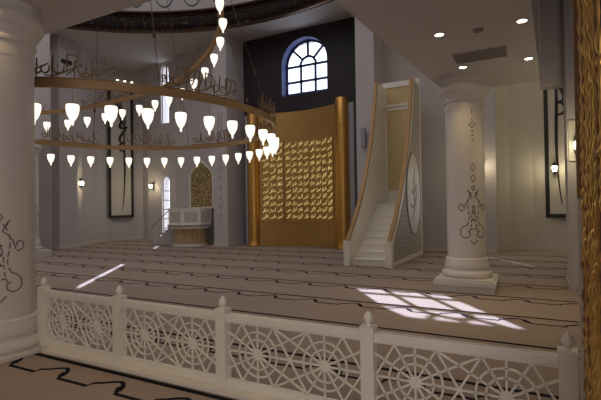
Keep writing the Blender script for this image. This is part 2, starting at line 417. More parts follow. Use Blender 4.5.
# ------------------------------------------------------------------ mezzanine blocks (low ceilings)
ZM = 3.95
bm = NB()
prism(bm, [(-20.1, 3.60), (-2.02, 3.60), (-1.88, 5.98), (-1.58, 9.66), (.15, 9.66), (0.02, 5.75), (-.06, 3.60), (-.06, -5.1), (-20.1, -5.1)][::-1], 'z', ZM, ZC-.01)
struct('ceiling_mezzanine', bm, M_ceil)
bm = NB(); prism(bm, [(-.06, -5.1), (-.06, 3.59), (6.1, 3.59), (6.1, -5.1)][::-1], 'z', ZM+.02, ZC-.01); struct('ceiling_rear', bm, M_ceil)
bm = NB(); box(bm, (.16, 9.70, 3.86), (2.3, 10.1, ZC-.01)); struct('wall_arch_right', bm, M_wall)
bm = NB(); box(bm, (.80, 11.1, 0), (2.3, 11.5, ZC-.01)); struct('wall_pier_far', bm, M_wall)
bm = NB(); box(bm, (.56, 9.45, .12), (1.5, 10.2, ZC-.02)); box(bm, (.54, 9.42, 0), (1.52, 10.22, .12)); struct('wall_pier_aisle', bm, M_wall)
bm = NB(); box(bm, (-17.2, 8.3, ZM), (-14.75, 9.4, ZC-.01)); struct('ceiling_beam_left', bm, M_wall)

# ------------------------------------------------------------------ columns
def wrap(cx, cy, R, ang):
    def f(x, z, h): a = ang+x/R; return (cx+(R+h)*math.cos(a)-0, cy+(R+h)*math.sin(a), z)
    return f
def scroll_motif(bm, f, zc, s, mirror=True):
    """two scrolling stems with spirals, leaves and a tip, centred on zc, scale s"""
    w = .046*s
    for sg in (-1, 1):
        g = lambda x, y, h, sg=sg: f(sg*x*s, zc+y*s, h)
        def dash(pts, w, k=2):
            for i in range(0, len(pts)-k, k+1): ribbon(bm, pts[i:i+k+1], w, g, .003)
        dash(bez((.05, .75), (.35, .35), (-.02, .1), (.20, -.22), 17), w)
        ribbon(bm, spiral(.20, -.45, .23, .05, PI/2, PI/2-6.0, 18), w, g, .003)
        ribbon(bm, spiral(.33, .34, .13, .03, -PI*.6, PI*1.25, 14), w, g, .003)
        ribbon(bm, bez((.04, .62), (.15, .5), (.22, .5), (.27, .24), 8), w*.9, g, .003)
        dash(bez((.02, .28), (.10, 0), (.02, -.2), (.14, -.42), 14), w*.9)
        ribbon(bm, bez((.04, .62), (.12, .70), (.10, .78), (.18, .82), 5), taper(6, w*1.6), g, .003)
        ribbon(bm, bez((.02, -.35), (.05, -.3), (.10, -.32), (.12, -.38), 5), taper(6, w*1.4), g, .003)
        ribbon(bm, [(0, -.78), (.10, -.66)], w, g, .003)
        ribbon(bm, [(0, .95), (.05, .88), (0, .81)], w, g, .003)
    for z in (.30, .12, -.08): 
        ribbon(bm, [(-.03*s, zc+z*s), (0, zc+(z+.05)*s), (.03*s, zc+z*s)], w*1.2, f, .003)
def pendant_motif(bm, f, z0, z1):
    L = z1-z0
    ribbon(bm, [(0, z1), (0, z1-.17*L)], .012, f, .003)
    for k, z in enumerate((.27, .33)): ribbon(bm, [(-.008, z1-z*L), (.008, z1-(z+.04)*L)], .016, f, .003)
    zc = z1-.50*L
    for sg in (-1, 1): ribbon(bm, [(0, zc+.08*L), (sg*.06, zc+.02*L), (sg*.035, zc-.02*L), (0, zc-.07*L)], .016, f, .003)
    for z in (.66, .78, .90): ribbon(bm, [(-.012, z1-z*L), (.012, z1-z*L-.02)], .026, f, .003)
def column(x, y, label, R=.345, motif=None, top=ZM, ang=None, scale=.5, zc=1.25, low=False):
    t = thing('marble_column', label, 'column', (x, y, 0), 'marble columns under the gallery')
    p = .53; z = -.20 if low else 0
    bm = NB()
    if low: box(bm, (-p, -p, 0), (p, p, .045), .01)
    else: box(bm, (-p+.02, -p+.02, 0), (p-.02, p-.02, .12), .006); box(bm, (-p, -p, .12), (p, p, .20), .008); box(bm, (-p+.03, -p+.03, .20), (p-.03, p-.03, .24), .008)
    obj('plinth', bm, M_stone, t)
    bm = NB(); lathe(bm, [(0, .24+z), (.42, .24+z), (.445, .265+z), (.455, .30+z), (.445, .335+z), (.42, .36+z), (.40, .37+z), (.395, .40+z), (.40, .405+z), (.405, .44+z), (.395, .50+z), (.38, .54+z), (.375, .58+z), (R+.008, .60+z), (0, .60+z)], 64); obj('base', bm, M_stone, t, True)
    bm = NB(); lathe(bm, [(0, .60+z), (R, .60+z), (R, top-.62), (0, top-.62)], 64); obj('shaft', bm, M_stone, t, True)
    bm = NB(); zt = top; lathe(bm, [(0, zt-.62), (R+.005, zt-.62), (R+.005, zt-.46), (R+.025, zt-.45), (R+.03, zt-.42), (R+.015, zt-.40), (R+.02, zt-.36), (R+.05, zt-.33), (R+.055, zt-.29), (R+.085, zt-.27), (R+.105, zt-.22), (R+.105, zt-.16), (R+.08, zt-.12), (R+.065, zt-.10), (R+.065, zt), (0, zt)], 64); obj('capital', bm, M_stone, t, True)
    bm = NB(); f = wrap(0, 0, R, ang)
    scroll_motif(bm, f, zc, scale); pendant_motif(bm, f, 2.72, 3.34) if motif != 'low' else None
    if motif == 'full':
        for z in (2.06, 2.26):
            for sg in (-1, 1): ribbon(bm, [(0, z+.07), (sg*.045, z), (0, z-.07)], .012, f, .003)
    obj('scroll_ornament', bm, M_orn, t)
    return t
M_orn = mat('grey_inlay_ornament', (.17, .145, .125), .6)
column(-1.14, 8.85, 'white marble column standing alone on the carpet right of the stepped minbar', motif='full', ang=math.atan2(-8.85, 1.22)+.38, scale=.62, zc=1.34)
column(-5.45, 2.87, 'thick white marble column at the left edge, where the white balustrade starts', motif='low', ang=math.atan2(-2.87, 5.45)-.02, scale=.56, zc=1.03, low=True)
column(-15.2, 8.85, 'distant white column mostly hidden behind the near left column', motif='full', ang=math.atan2(-8.85, 15.2)+.7, scale=.55, zc=1.28)

# ------------------------------------------------------------------ golden niche (mihrab)
def mihrab():
    t = thing('mihrab', 'tall golden prayer niche with glowing script between two gold pillars', 'prayer niche', (CX, 15.14, 0))
    # concave gold back, from -1.68 to +1.68
    def arc(r_x, n=28, y0=0., dep=.42): return [(-r_x+2*r_x*i/n, y0+dep*(1-((-1+2*i/n))**2)) for i in range(n+1)]
    A = arc(1.72)
    top = 5.42
    bm = NB(); prism(bm, A+[(1.72, .34+.16), (-1.72, .34+.16)] if False else A+[(x, y+.06) for x, y in reversed(A)], 'z', 0, top); obj('niche_back', bm, M_goldp, t, True)
    bm = NB(); P = [(x*1.0, y-.025) for x, y in A[1:-1]]; prism(bm, P+[(x, y+.02) for x, y in reversed(P)], 'z', .02, .78); obj('dado_panel', bm, M_goldp, t, True)
    X0, X1 = -1.66, 1.55
    def yy(x): return .42*(1-(x/1.72)**2)
    P = [(X0+(X1-X0)*i/24, yy(X0+(X1-X0)*i/24)-.03) for i in range(25)]
    bm = NB(); prism(bm, P+[(x, y+.025) for x, y in reversed(P)], 'z', .93, 4.32); ip = obj('inscription_panel', bm, M_goldp, t, True)
    bm = NB(); rnd = random.Random(5)
    f = lambda x, z, h: (x, yy(x)-.031-h, z)
    for r in range(12):
        z = 3.96-r*.262
        for a, b in ((X0+.05, X0+.88), (X0+.96, X0+2.02), (X0+2.06, X1-.03)):
            n = round((b-a)/.30)
            for q in range(n):
                xa = a+(b-a)*q/n; g = lambda x, zz, h, xa=xa: f(x, zz+.11*(x-xa)/.3, h)
                script(bm, xa+.05, xa+(b-a)/n-.02, z, .15, g, .0085, .010, rnd)
    o = obj('raised_script', bm, M_letter, ip); o['label'] = 'glowing raised Arabic script'
    bm = NB()
    for x in (X0+.92,): box(bm, (x-.008, yy(x)-.04, .95), (x+.008, yy(x)-.02, 4.30))
    obj('panel_seam', bm, M_bronze, ip)
    for sx in (-1, 1):
        bm = NB(); lathe(bm, [(0, 0), (.27, 0), (.27, .06), (.255, .08), (.255, .30), (.25, 4.55), (.262, 4.56), (.262, 4.60), (.25, 4.61), (.25, 5.54), (.235, 5.58), (0, 5.58)], 48, (sx*1.98, -.02, 0)); obj('pillar', bm, M_gold, t, True)
    for sx in (-1, 1):
        bm = NB(); box(bm, (min(sx*2.22, sx*2.42), 0, 0), (max(sx*2.22, sx*2.42), .32, 5.4), .01); obj('side_cheek', bm, M_gray, t)
mihrab()

# ------------------------------------------------------------------ stepped pulpit (minbar)
def minbar():
    X0, X1 = -4.46, -3.20; Y0 = 10.84; YB = 14.35
    t = thing('minbar', 'tall white stepped minbar with gold handrails and carved side beside the gold niche', 'minbar', ((X0+X1)/2, Y0, 0))
    ox, oy = (X0+X1)/2, Y0
    curve = [(10.98, .66), (11.45, 1.12), (11.86, 1.60), (12.2, 2.05), (12.5, 2.55), (12.78, 3.05), (13.02, 3.6), (13.22, 4.15), (13.40, 4.7), (13.52, 5.15), (13.60, 5.5)]
    cs = [(y-oy, z) for y, z in curve]
    yb = YB-oy
    for side, xa in (('l', X0), ('r', X1-.13)):
        xa -= ox
        bm = NB(); prism(bm, [(.14, 0), (.14, .5)]+cs+[(yb, 5.5), (yb, 0)], 'x', xa, xa+.13); obj('side_wall', bm, M_white, t)
        xf = xa+.13 if side == 'r' else xa-.012
        # carved inset panel on the outer face, slightly proud
        ins = [(.28, .14), (.28, .62)]+[(y+.10, z-.09) for y, z in cs]+[(yb-.08, 5.38), (yb-.08, .14)]
        bm = NB(); prism(bm, ins, 'x', xf, xf+.012); cp = obj('carved_panel', bm, M_minside, t)
        if side == 'r':
            ey, ez, ea, eb = 13.28-oy, 1.92, .84, 1.22
            E = [(ey+ea*math.cos(2*PI*i/40), ez+eb*math.sin(2*PI*i/40)) for i in range(40)]
            bm = NB(); prism(bm, E, 'x', xf+.012, xf+.024); md = obj('oval_medallion', bm, M_stone, t); md['label'] = 'white oval medallion with gold-brown script'
            bm = NB(); tube(bm, [(xf+.022, y, z) for y, z in E], .016, 6, True); obj('medallion_ring', bm, M_vent, md)
            bm = NB(); g = lambda y, z, h: (xf+.024+h, y, z)
            for pp in (bez((ey-.2, ez-.75), (ey+.35, ez-.3), (ey-.25, ez), (ey+.15, ez+.8), 12), bez((ey-.45, ez-.3), (ey+.05, ez-.6), (ey+.5, ez-.1), (ey+.2, ez+.35), 12), bez((ey-.35, ez+.1), (ey, ez-.15), (ey+.2, ez+.3), (ey+.4, ez+.2), 10)):
                ribbon(bm, pp, taper(len(pp), .12), g, .006)
            obj('medallion_script', bm, mat('medallion_gold_grey', (.42, .27, .14), .5), md)
        # white edge strip and gold handrail on the curve
        xc = xa+.065
        bm = NB(); rows = []
        for i, (y, z) in enumerate([(.13, .64)]+cs):
            a = ([(.13, .64)]+cs)[max(i-1, 0)]; b = ([(.13, .64)]+cs)[min(i+1, len(cs))]
            d = Vector((0, b[0]-a[0], b[1]-a[1])).normalized(); nn = Vector((0, -d.z, d.y))
            p = Vector((xc, y, z))
            rows.append([bm.verts.new(p+Vector((sx*.050, 0, 0))+nn*h) for sx, h in ((-1, -.01), (1, -.01), (1, .07), (-1, .07))])
        for A, B in zip(rows, rows[1:]):
            for k in range(4): bm.faces.new((A[k], A[(k+1) % 4], B[(k+1) % 4], B[k]))
        bm.faces.new(rows[0]); bm.faces.new(rows[-1][::-1])
        obj('handrail', bm, M_rail, t)
        bm = NB(); box(bm, (xa-.02, 0, 0), (xa+.15, .15, .62), .008); box(bm, (xa-.03, -.01, .62), (xa+.16, .16, .66), .006); obj('newel_post', bm, M_white, t)
    xi0, xi1 = X0+.13-ox, X1-.13-ox
    n = 9; rise, run = .182, .275
    for k in range(n):
        bm = NB(); box(bm, (xi0, .18+k*run, 0), (xi1, yb if k == n-1 else .18+(k+1)*run+.02, (k+1)*rise-.03)); box(bm, (xi0, .155+k*run, (k+1)*rise-.03), (xi1, yb if k == n-1 else .18+(k+1)*run+.02, (k+1)*rise)); obj('step', bm, M_white, t)
    # back board with gold lattice door and top box
    bm = NB(); box(bm, (X0-ox+.02, yb, 0), (X1-ox-.0, yb+.10, 5.68), .008); obj('back_board', bm, M_white, t)
    bm = NB(); box(bm, (xi0+.05, yb-.03, 2.08), (xi1-.02, yb, 4.72)); obj('lattice_door', bm, M_goldlat, t)
    bm = NB(); box(bm, (xi0+.05, yb-.03, 4.92), (xi1-.02, yb, 5.48)); obj('lattice_transom', bm, M_goldlat, t)
    bm = NB()
    for a, b in (((xi0, yb-.05, 4.72), (xi1, yb, 4.79)), ((xi0, yb-.06, 4.85), (xi1, yb, 4.92)), ((xi0, yb-.06, 5.48), (xi1, yb, 5.56)), ((xi0, yb-.05, 2.02), (xi1, yb, 2.08)), ((xi0, yb-.05, 1.66), (xi0+.05, yb, 5.5)), ((xi1-.03, yb-.05, 1.66), (xi1, yb, 5.5))): box(bm, a, b, .005)
    obj('door_frame', bm, M_white, t)
minbar()

# ------------------------------------------------------------------ muezzin's pulpit (left, in front of pointed lattice arch)
def pulpit():
    cx, cy = -12.95, 14.35
    t = thing('pulpit', 'white carved octagonal pulpit on a ribbed gold drum, with side steps at the left', 'pulpit', (cx, cy, 0))
    bm = NB(); lathe(bm, [(0, 0), (.74, 0), (.74, .05), (.70, .07), (.70, .10), (0, .10)], 48); obj('foot', bm, M_stone, t, True)
    bm = NB(); n = 96; R0 = .66; A = []; B = []
    for i in range(n):
        a = 2*PI*i/n; r = R0+(.025 if i % 4 in (0, 1) else -.01); A.append((r*math.cos(a), r*math.sin(a)))
    prism(bm, A, 'z', .10, .72); obj('ribbed_drum', bm, mat('pale_gold_ribbing', (.52, .38, .20), .5, .2), t)
    oc = lambda r, s=1.0: [(r*math.cos(PI/8+PI/4*i)*s, r*math.sin(PI/8+PI/4*i)) for i in range(8)]
    bm = NB(); prism(bm, oc(.84), 'z', .72, .80); prism(bm, oc(.95), 'z', .80, .92); obj('platform', bm, M_white, t)
    bm = NB(); o8 = oc(.955); L = []
    for i in range(8):
        a, b = Vector(o8[i]), Vector(o8[(i+1) % 8])
        for k in range(8): p = a.lerp(b, k/8); q = a.lerp(b, (k+.5)/8); e = .035 if k % 2 else .0; L += [tuple(p*(1+e)), tuple(q*(1+e))]
    prism(bm, L, 'z', .83, .89); obj('dentil_moulding', bm, M_vent, t)
    o8 = oc(.90)
    for i in range(8):
        if i in (2,): continue
        a, b = o8[i], o8[(i+1) % 8]; bm = NB(); band(bm, [(*a, 0), (*b, 0)], .92, 1.52, .06); pn = obj('balcony_panel', bm, M_white, t)
        if i in (4, 5, 6, 7):
            bm = NB(); sc_ = 1.035; aa = Vector(a)*sc_; bb = Vector(b)*sc_; p, q = aa.lerp(bb, .12), aa.lerp(bb, .88); band(bm, [(p.x, p.y, 0), (q.x, q.y, 0)], 1.0, 1.44, .015); obj('carved_inset', bm, lattice_mat('pulpit_carving', (.72, .68, .60), (.55, .51, .45), 9, .05), pn)
    bm = NB()
    for i in range(8):
        if i == 2: continue
        band(bm, [(*oc(.91)[i], 0), (*oc(.91)[(i+1) % 8], 0)], 1.52, 1.58, .10)
    obj('balcony_rail', bm, M_white, t)
    for i in range(7):                                  # steps down to the left
        bm = NB(); x = -.75-.17*(7-i)*1.0; h = .13*(i+1); box(bm, (x, -.20, 0), (x+.19, .45, h)); obj('step', bm, M_wall, t)
    bm = NB(); tube(bm, [(-2.0, -.22, .75), (-.85, -.22, 1.60)], .018, 6); tube(bm, [(-2.0, -.22, 0), (-2.0, -.22, .75)], .015, 6); tube(bm, [(-1.4, -.22, .45), (-1.4, -.22, 1.19)], .012, 6); obj('stair_rail', bm, M_vent, t)
pulpit()
def pointed_arch():
    t = thing('lattice_arch_panel', 'gold strapwork panel in white pointed arch frame above the pulpit', 'wall panel', (-13.15, 15.39, 0))
    hw, zb, zs, zt = .68, 1.62, 2.95, 3.62
    def pts(k): 
        hw2, zs2, zt2 = hw+k, zs, zt+k*1.6
        L = bez((hw2, zs2), (hw2, zs2+.28), (hw2*.55, zs2+.42), (0, zt2), 10)
        return [(-hw2, zb-k), (hw2, zb-k)]+L+[(-x, z) for x, z in reversed(L[:-1])]
    bm = NB(); plate_hole(bm, pts(.07), [pts(0)], -.07, .10); obj('arch_frame', bm, M_white, t)
    bm = NB(); prism(bm, pts(0), 'y', -.03, .02); obj('strapwork', bm, M_goldlat2, t)
    t.rotation_euler = (0, 0, -.09)
pointed_arch()

# ------------------------------------------------------------------ framed calligraphy panels on the apse walls
def wall_frame(p, rz, wd, z0, z1, label, mirror):
    t = thing('calligraphy_panel', label, 'wall panel', (*p, 0), 'framed calligraphy panels', rz)
    bm = NB(); b = .12
    for a, c in (((-wd/2, -.06, z0), (-wd/2+b, 0, z1)), ((wd/2-b, -.06, z0), (wd/2, 0, z1)), ((-wd/2+b, -.06, z0), (wd/2-b, 0, z0+b)), ((-wd/2+b, -.06, z1-b), (wd/2-b, 0, z1))): box(bm, a, c, .008)
    obj('frame', bm, M_black, t)
    bm = NB(); box(bm, (-wd/2+b, -.03, z0+b), (wd/2-b, 0, z1-b)); obj('backing', bm, M_cream, t)
    bm = NB(); f = lambda x, z, h: (x-(.14 if mirror else 0), -.031-h, z)
    s = -1 if mirror else 1
    for i, dx in enumerate((0,)):
        pts = bez((s*.28, 6.1), (-s*.02, 5.3), (s*.36, 3.9), (s*.06, 1.55), 20); ribbon(bm, pts, taper(21, .10, .2), f, .02)
    pts = bez((s*.30, 6.3), (-s*.25, 5.7), (-s*.10, 5.5), (s*.34, 5.75), 12); ribbon(bm, pts, taper(13, .13, .3), f, .02)
    pts = bez((s*.34, 5.75), (-s*.10, 5.2), (-s*.20, 5.0), (s*.12, 4.85), 12); ribbon(bm, pts, taper(13, .12, .3), f, .02)
    pts = bez((s*.20, 4.95), (-s*.18, 4.9), (-s*.22, 4.4), (s*.22, 4.5), 10); ribbon(bm, pts, taper(11, .11, .3), f, .02)
    for k in range(4): ribbon(bm, bez((-s*(.34-.09*k), 7.2), (-s*(.28-.09*k), 6.8), (-s*(.10-.08*k), 6.3), (s*(.0+.09*k), 5.9-.15*k), 10), taper(11, .06, .3), f, .02)
    obj('pen_strokes', bm, M_black, t)
d = Vector((-18.35, 15.8))-Vector((-18.62, 14.9)); ang = math.atan2(d.y, d.x)
wall_frame((-18.30, 15.30), ang, 1.25, 1.15, 7.9, 'narrow black-framed calligraphy panel on the curved wall at the left', False)
wall_frame((1.02, 16.72), -.25, 1.35, 1.10, 7.9, 'narrow black-framed calligraphy panel at the right end, beside the gold screen', True)

# ------------------------------------------------------------------ wall lanterns
def sconce(p, dirv, label, s=1.0):
    rz = math.atan2(dirv[1], dirv[0])-PI/2*0
    t = thing('wall_lantern', label, 'wall light', p, 'wall lanterns', rz); t.scale = (s, s, s)
    bm = NB(); box(bm, (0, -.05, -.16), (.025, .05, .20), .008); tube(bm, [(.02, 0, .12), (.09, 0, .20), (.16, 0, .22), (.16, 0, .15)], .014, 6); obj('bracket', bm, M_black, t)
    bm = NB(); lathe(bm, [(0, .19), (.02, .17), (.03, .14), (.09, .09), (.095, .08), (0, .08)], 10, (.16, 0, 0)); lathe(bm, [(0, -.17), (.02, -.14), (.05, -.11), (.065, -.09), (0, -.09)], 10, (.16, 0, 0)); tube(bm, [(.16, 0, -.16), (.16, 0, -.22)], .01, 6)
    for k in range(6): a = PI/3*k; tube(bm, [(.16+.068*math.cos(a), 0+.068*math.sin(a), .085), (.16+.080*math.cos(a), .080*math.sin(a), 0), (.16+.060*math.cos(a), .060*math.sin(a), -.095)], .005, 5)
    obj('lantern_cage', bm, M_black, t)
    bm = NB(); lathe(bm, [(0, -.09), (.055, -.09), (.075, 0), (.075, .05), (.065, .08), (0, .08)], 16, (.16, 0, 0)); obj('glass', bm, M_sconce, t, True)
    d = Vector((dirv[0], dirv[1], 0)).normalized()
    light('lantern_glow', 'POINT', Vector(p)+d*.36*s, 9, (1, .83, .5), rad=.08)
sconce((-17.40, 12.42, 2.72), (1, -.3), 'small lit black lantern left of the long framed panel, beside a wall corner', 1.05)
sconce((-16.72, 15.92, 2.68), (0, -1), 'small lit black lantern between long framed panel and narrow window', 1.05)
sconce((-1.50, 15.43, 2.82), (0, -1), 'lit lantern peeking out from behind the free-standing column', 1.05)
sconce((.62, 16.70, 2.70), (0, -1), 'lit lantern hanging before the right framed calligraphy panel', 1.05)
bm = NB(); box(bm, (.585, 9.425, 2.35), (.80, 9.45, 3.10), .006); tag(obj('sconce_panel', bm, M_cream), 'pale backing plate behind the lantern beside the gold screen', 'wall panel')
sconce((.72, 9.425, 2.62), (0, -1), 'lit lantern on a pale plate, next to the gold screen edge', .9)

# ------------------------------------------------------------------ spiral ring chandelier
def chandelier():
    cx, cy, zr, R = -8.2, 6.75, 3.45, 3.54
    t = thing('ring_chandelier', 'huge golden spiral chandelier with script cut-outs and rows of glass lamps', 'chandelier', (cx, cy, 0))
    ring = lambda a, r=R, z=zr: (r*math.cos(a), r*math.sin(a), z)
    bm = NB(); n = 128
    lathe(bm, [(R-.03, zr-.09), (R+.03, zr-.09), (R+.03, zr+.03), (R-.03, zr+.03), (R-.03, zr-.09)], n); obj('lower_ring', bm, M_ringgold, t, True)
    # upper band: a widening spiral
    K = [(-5.35, 6.2, 6.85), (-5.83, 7.47, 6.30), (-6.17, 7.98, 6.08), (-6.66, 8.40, 5.77), (-7.32, 8.74, 5.47), (-8.46, 9.04, 5.12), (-9.65, 9.10, 4.95), (-10.92, 8.77, 4.74), (-12.01, 8.25, 4.55), (-12.95, 7.2, 4.36), (-13.1, 5.8, 4.2), (-12.4, 4.55, 4.0), (-11.2, 3.75, 3.75), (-10.0, 3.60, 3.56)]
    K = [Vector(k)-Vector((cx, cy, 0)) for k in K]; path = []
    for i in range(len(K)-1):
        p0, p1, p2, p3 = K[max(i-1, 0)], K[i], K[i+1], K[min(i+2, len(K)-1)]
        for s in range(10):
            u = s/10; path.append(.5*((2*p1)+(-p0+p2)*u+(2*p0-5*p1+4*p2-p3)*u*u+(-p0+3*p1-3*p2+p3)*u**3))
    path.append(K[-1])
    bm = NB(); band(bm, path, -.08, .03, .06); obj('upper_spiral_band', bm, M_ringgold, t, True)
    # lamps
    def lamp_meshes():
        bm = NB(); lathe(bm, [(0, -.31), (.010, -.305), (.016, -.285), (.020, -.265), (.016, -.25), (.028, -.235), (.052, -.20), (.074, -.15), (.088, -.09), (.092, -.04), (.088, -.01), (.080, 0), (0, 0)], 20)
        g = obj('glass_lamp', bm, M_lamp, t, True)
        bm = NB(); lathe(bm, [(0, -.008), (.082, -.008), (.084, .008), (.03, .022), (0, .03)], 16); c = obj('cap', bm, M_ringgold, g, True)
        bm = NB(); tube(bm, [(0, 0, .02), (0, 0, .245)], .004, 6); r = obj('rod', bm, M_ringgold, g)
        return g, c, r
    g0, c0, r0 = lamp_meshes(); first = True
    def put(p):
        nonlocal first
        if first: g0.location = p; first = False; return
        g = g0.copy(); C.objects.link(g); g.parent = t; g.location = p
        for ch in (c0, r0): c = ch.copy(); C.objects.link(c); c.parent = g
    NL = 43
    for k in range(NL):
        a = 2*PI*(k+LPH)/NL; put(Vector(ring(a, R, zr-.09-.24)))
    acc = 0; nxt = .30
    for a, b in zip(path, path[1:]):
        L = (b-a).length
        while acc+L > nxt:
            put(a.lerp(b, (nxt-acc)/L)+Vector((0, 0, -.08-.24))); nxt += .56
        acc += L
    # script cut-outs standing on the bands
    rnd = random.Random(3)
    def panel(a0, a1, h, wd, r=R, z=zr+.03, name='script_panel'):
        bm = NB(); f = lambda s, zz, th: ((r+th)*math.cos(s/r), (r+th)*math.sin(s/r), z+zz)
        s0, s1 = a0*r, a1*r
        ribbon(bm, [(s0+(s1-s0)*i/10, .015) for i in range(11)], .02, f, .012)
        script(bm, s0, s1-.05, .10, h*.8, f, wd, .012, rnd, slant=.02)
        for k in range(int((s1-s0)/.26)): 
            x = s0+.1+k*.26+rnd.uniform(-.04, .04); ribbon(bm, [(x, 0), (x+.01, h*rnd.uniform(.75, 1.05))], wd*.8, f, .012)
        for k in range(int((s1-s0)/.45)):
            x = s0+.05+k*.45; p = bez((x, .05), (x+.15, .02), (x+.25, h*.3), (x+.5, h*.62), 8); ribbon(bm, p, wd*.8, f, .012)
        obj(name, bm, M_script, t)
    for a0, a1 in SCRIPT: panel(a0, a1, .36, .022)
    # light filigree on the upper band
    bm = NB(); L = 0; acc = [0]
    for a, b in zip(path, path[1:]): acc.append(acc[-1]+(b-a).length)
    def on(s, zz, th):
        s = max(0, min(acc[-1]-1e-4, s)); i = max(j for j in range(len(acc)) if acc[j] <= s); i = min(i, len(path)-2)
        p = path[i].lerp(path[i+1], (s-acc[i])/max(1e-6, acc[i+1]-acc[i])); d = path[i+1]-path[i]; nn = Vector((d.y, -d.x, 0)).normalized()
        return p+nn*th+Vector((0, 0, .03+zz))
    for s0 in (1.2, 3.9, 6.6, 9.3):
        script(bm, s0, s0+1.7, .08, .26, on, .016, .01, rnd, slant=.02); ribbon(bm, [(s0+i*.17, .02) for i in range(11)], .014, on, .01)
    obj('script_panel', bm, M_script, t)
    # cables up to the dome
    for k in range(8):
        a = 2*PI*(k+.35)/8; p = Vector(ring(a, R, zr+.02)); q = Vector((.5*math.cos(a), .5*math.sin(a), 12.9))
        bm = NB(); tube(bm, [p, q], .007, 5); m = p.lerp(q, .10); tube(bm, [m-(q-p).normalized()*.05, m+(q-p).normalized()*.05], .03, 6); obj('cable', bm, M_bronze, t)
    bm = NB(); lathe(bm, [(0, 12.7), (.5, 12.7), (.6, 12.9), (.5, 13.1), (0, 13.1)], 24); tube(bm, [(0, 0, 13.05), (-.4, -2.5, 14.9)], .04, 6); obj('hub', bm, M_bronze, t)
LPH = .147
SCRIPT = [(a, a+.42) for a in (-2.95, -2.32, -1.72, -1.1, -.5, .12, .75, 1.4, 2.0, 2.6)]
chandelier()

# ------------------------------------------------------------------ white balustrade
def balustrade():
    YF = 3.12; xs = [-5.035, -3.77, -2.445, -1.10, .165]
    t = thing('balustrade', 'low white lattice balustrade crossing the carpet in the foreground', 'balustrade', (xs[0], YF, 0))
    def X(x): return x-xs[0]
    bm = NB(); box(bm, (X(-4.9), -.12, 0), (X(.21), .12, .035), .006); obj('plinth', bm, M_white, t)
    for x in xs:
        bm = NB(); h = .055
        box(bm, (X(x)-.05, -.05, .035), (X(x)+.05, .05, .675), .004); box(bm, (X(x)-.054, -.054, .675), (X(x)+.054, .054, .71), .004)
        p = obj('post', bm, M_white, t)
        bm = NB(); lathe(bm, [(0, .71), (.022, .71), (.022, .717), (.018, .723), (.030, .735), (.036, .753), (.032, .775), (.020, .80), (.008, .813), (0, .815)], 20, (X(x), 0, 0)); obj('finial', bm, M_white, p, True)
    for k in range(4):
        x0, x1 = X(xs[k])+.05, X(xs[k+1])-.05
        bm = NB(); box(bm, (x0, -.03, .612), (x1, .03, .672), .006); box(bm, (x0, -.022, .595), (x1, .022, .612)); obj('top_rail', bm, M_white, t)
        bm = NB(); box(bm, (x0, -.03, .035), (x1, .03, .085), .005); box(bm, (x0, -.02, .085), (x1, .02, .105)); obj('bottom_rail', bm, M_white, t)
        bm = NB(); zc = .350; H = .49; hz = H/2; xm = (x0+x1)/2; L = (x1-x0)/2; N = (0, 1, 0); w = .0135; th = .014
        def B(xa, za, xb, zb):
            # clip to bay
            def cl(xa, za, xb, zb):
                if xa > xb: xa, za, xb, zb = xb, zb, xa, za
                if xb <= x0 or xa >= x1: return None
                if xa < x0: za += (zb-za)*(x0-xa)/(xb-xa); xa = x0
                if xb > x1: zb = za+(zb-za)*(x1-xa)/(xb-xa); xb = x1
                return xa, za, xb, zb
            if abs(xa-xb) > 1e-6:
                r = cl(xa, za, xb, zb)
                if not r: return
                xa, za, xb, zb = r
            bar(bm, (xa, 0, za), (xb, 0, zb), w, th, N)
        hubs = [xm-L/2, xm+L/2]
        B(x0, zc, x1, zc)
        for hx in hubs:
            B(hx, zc-hz, hx, zc+hz)
            for s in (-1, 1):
                for u in (-1, 1):
                    B(hx, zc, hx+s*L/4, zc+u*hz)
                    B(hx, zc, hx+s*L*.75, zc+u*hz)
                    B(hx+s*L/2, zc, hx+s*L/4, zc+u*hz)
            for r in (.125, .188):
                n = 36
                for i in range(n):
                    a, b = 2*PI*i/n, 2*PI*(i+1)/n
                    bar(bm, (hx+r*math.cos(a), 0, zc+r*math.sin(a)), (hx+r*math.cos(b), 0, zc+r*math.sin(b)), w, th, N)
            prism(bm, [(hx+.042*math.cos(2*PI*i/24), zc+.042*math.sin(2*PI*i/24)) for i in range(24)], 'y', -.009, .009)
        for xx in (x0, xm, x1):
            cxs = min(max(xx, x0), x1)
            prism(bm, [(min(max(cxs+.018*math.cos(2*PI*i/12), x0), x1), zc+.018*math.sin(2*PI*i/12)) for i in range(12)], 'y', -.008, .008) if xx == xm else None
        obj('lattice_panel', bm, M_white, t)
balustrade()

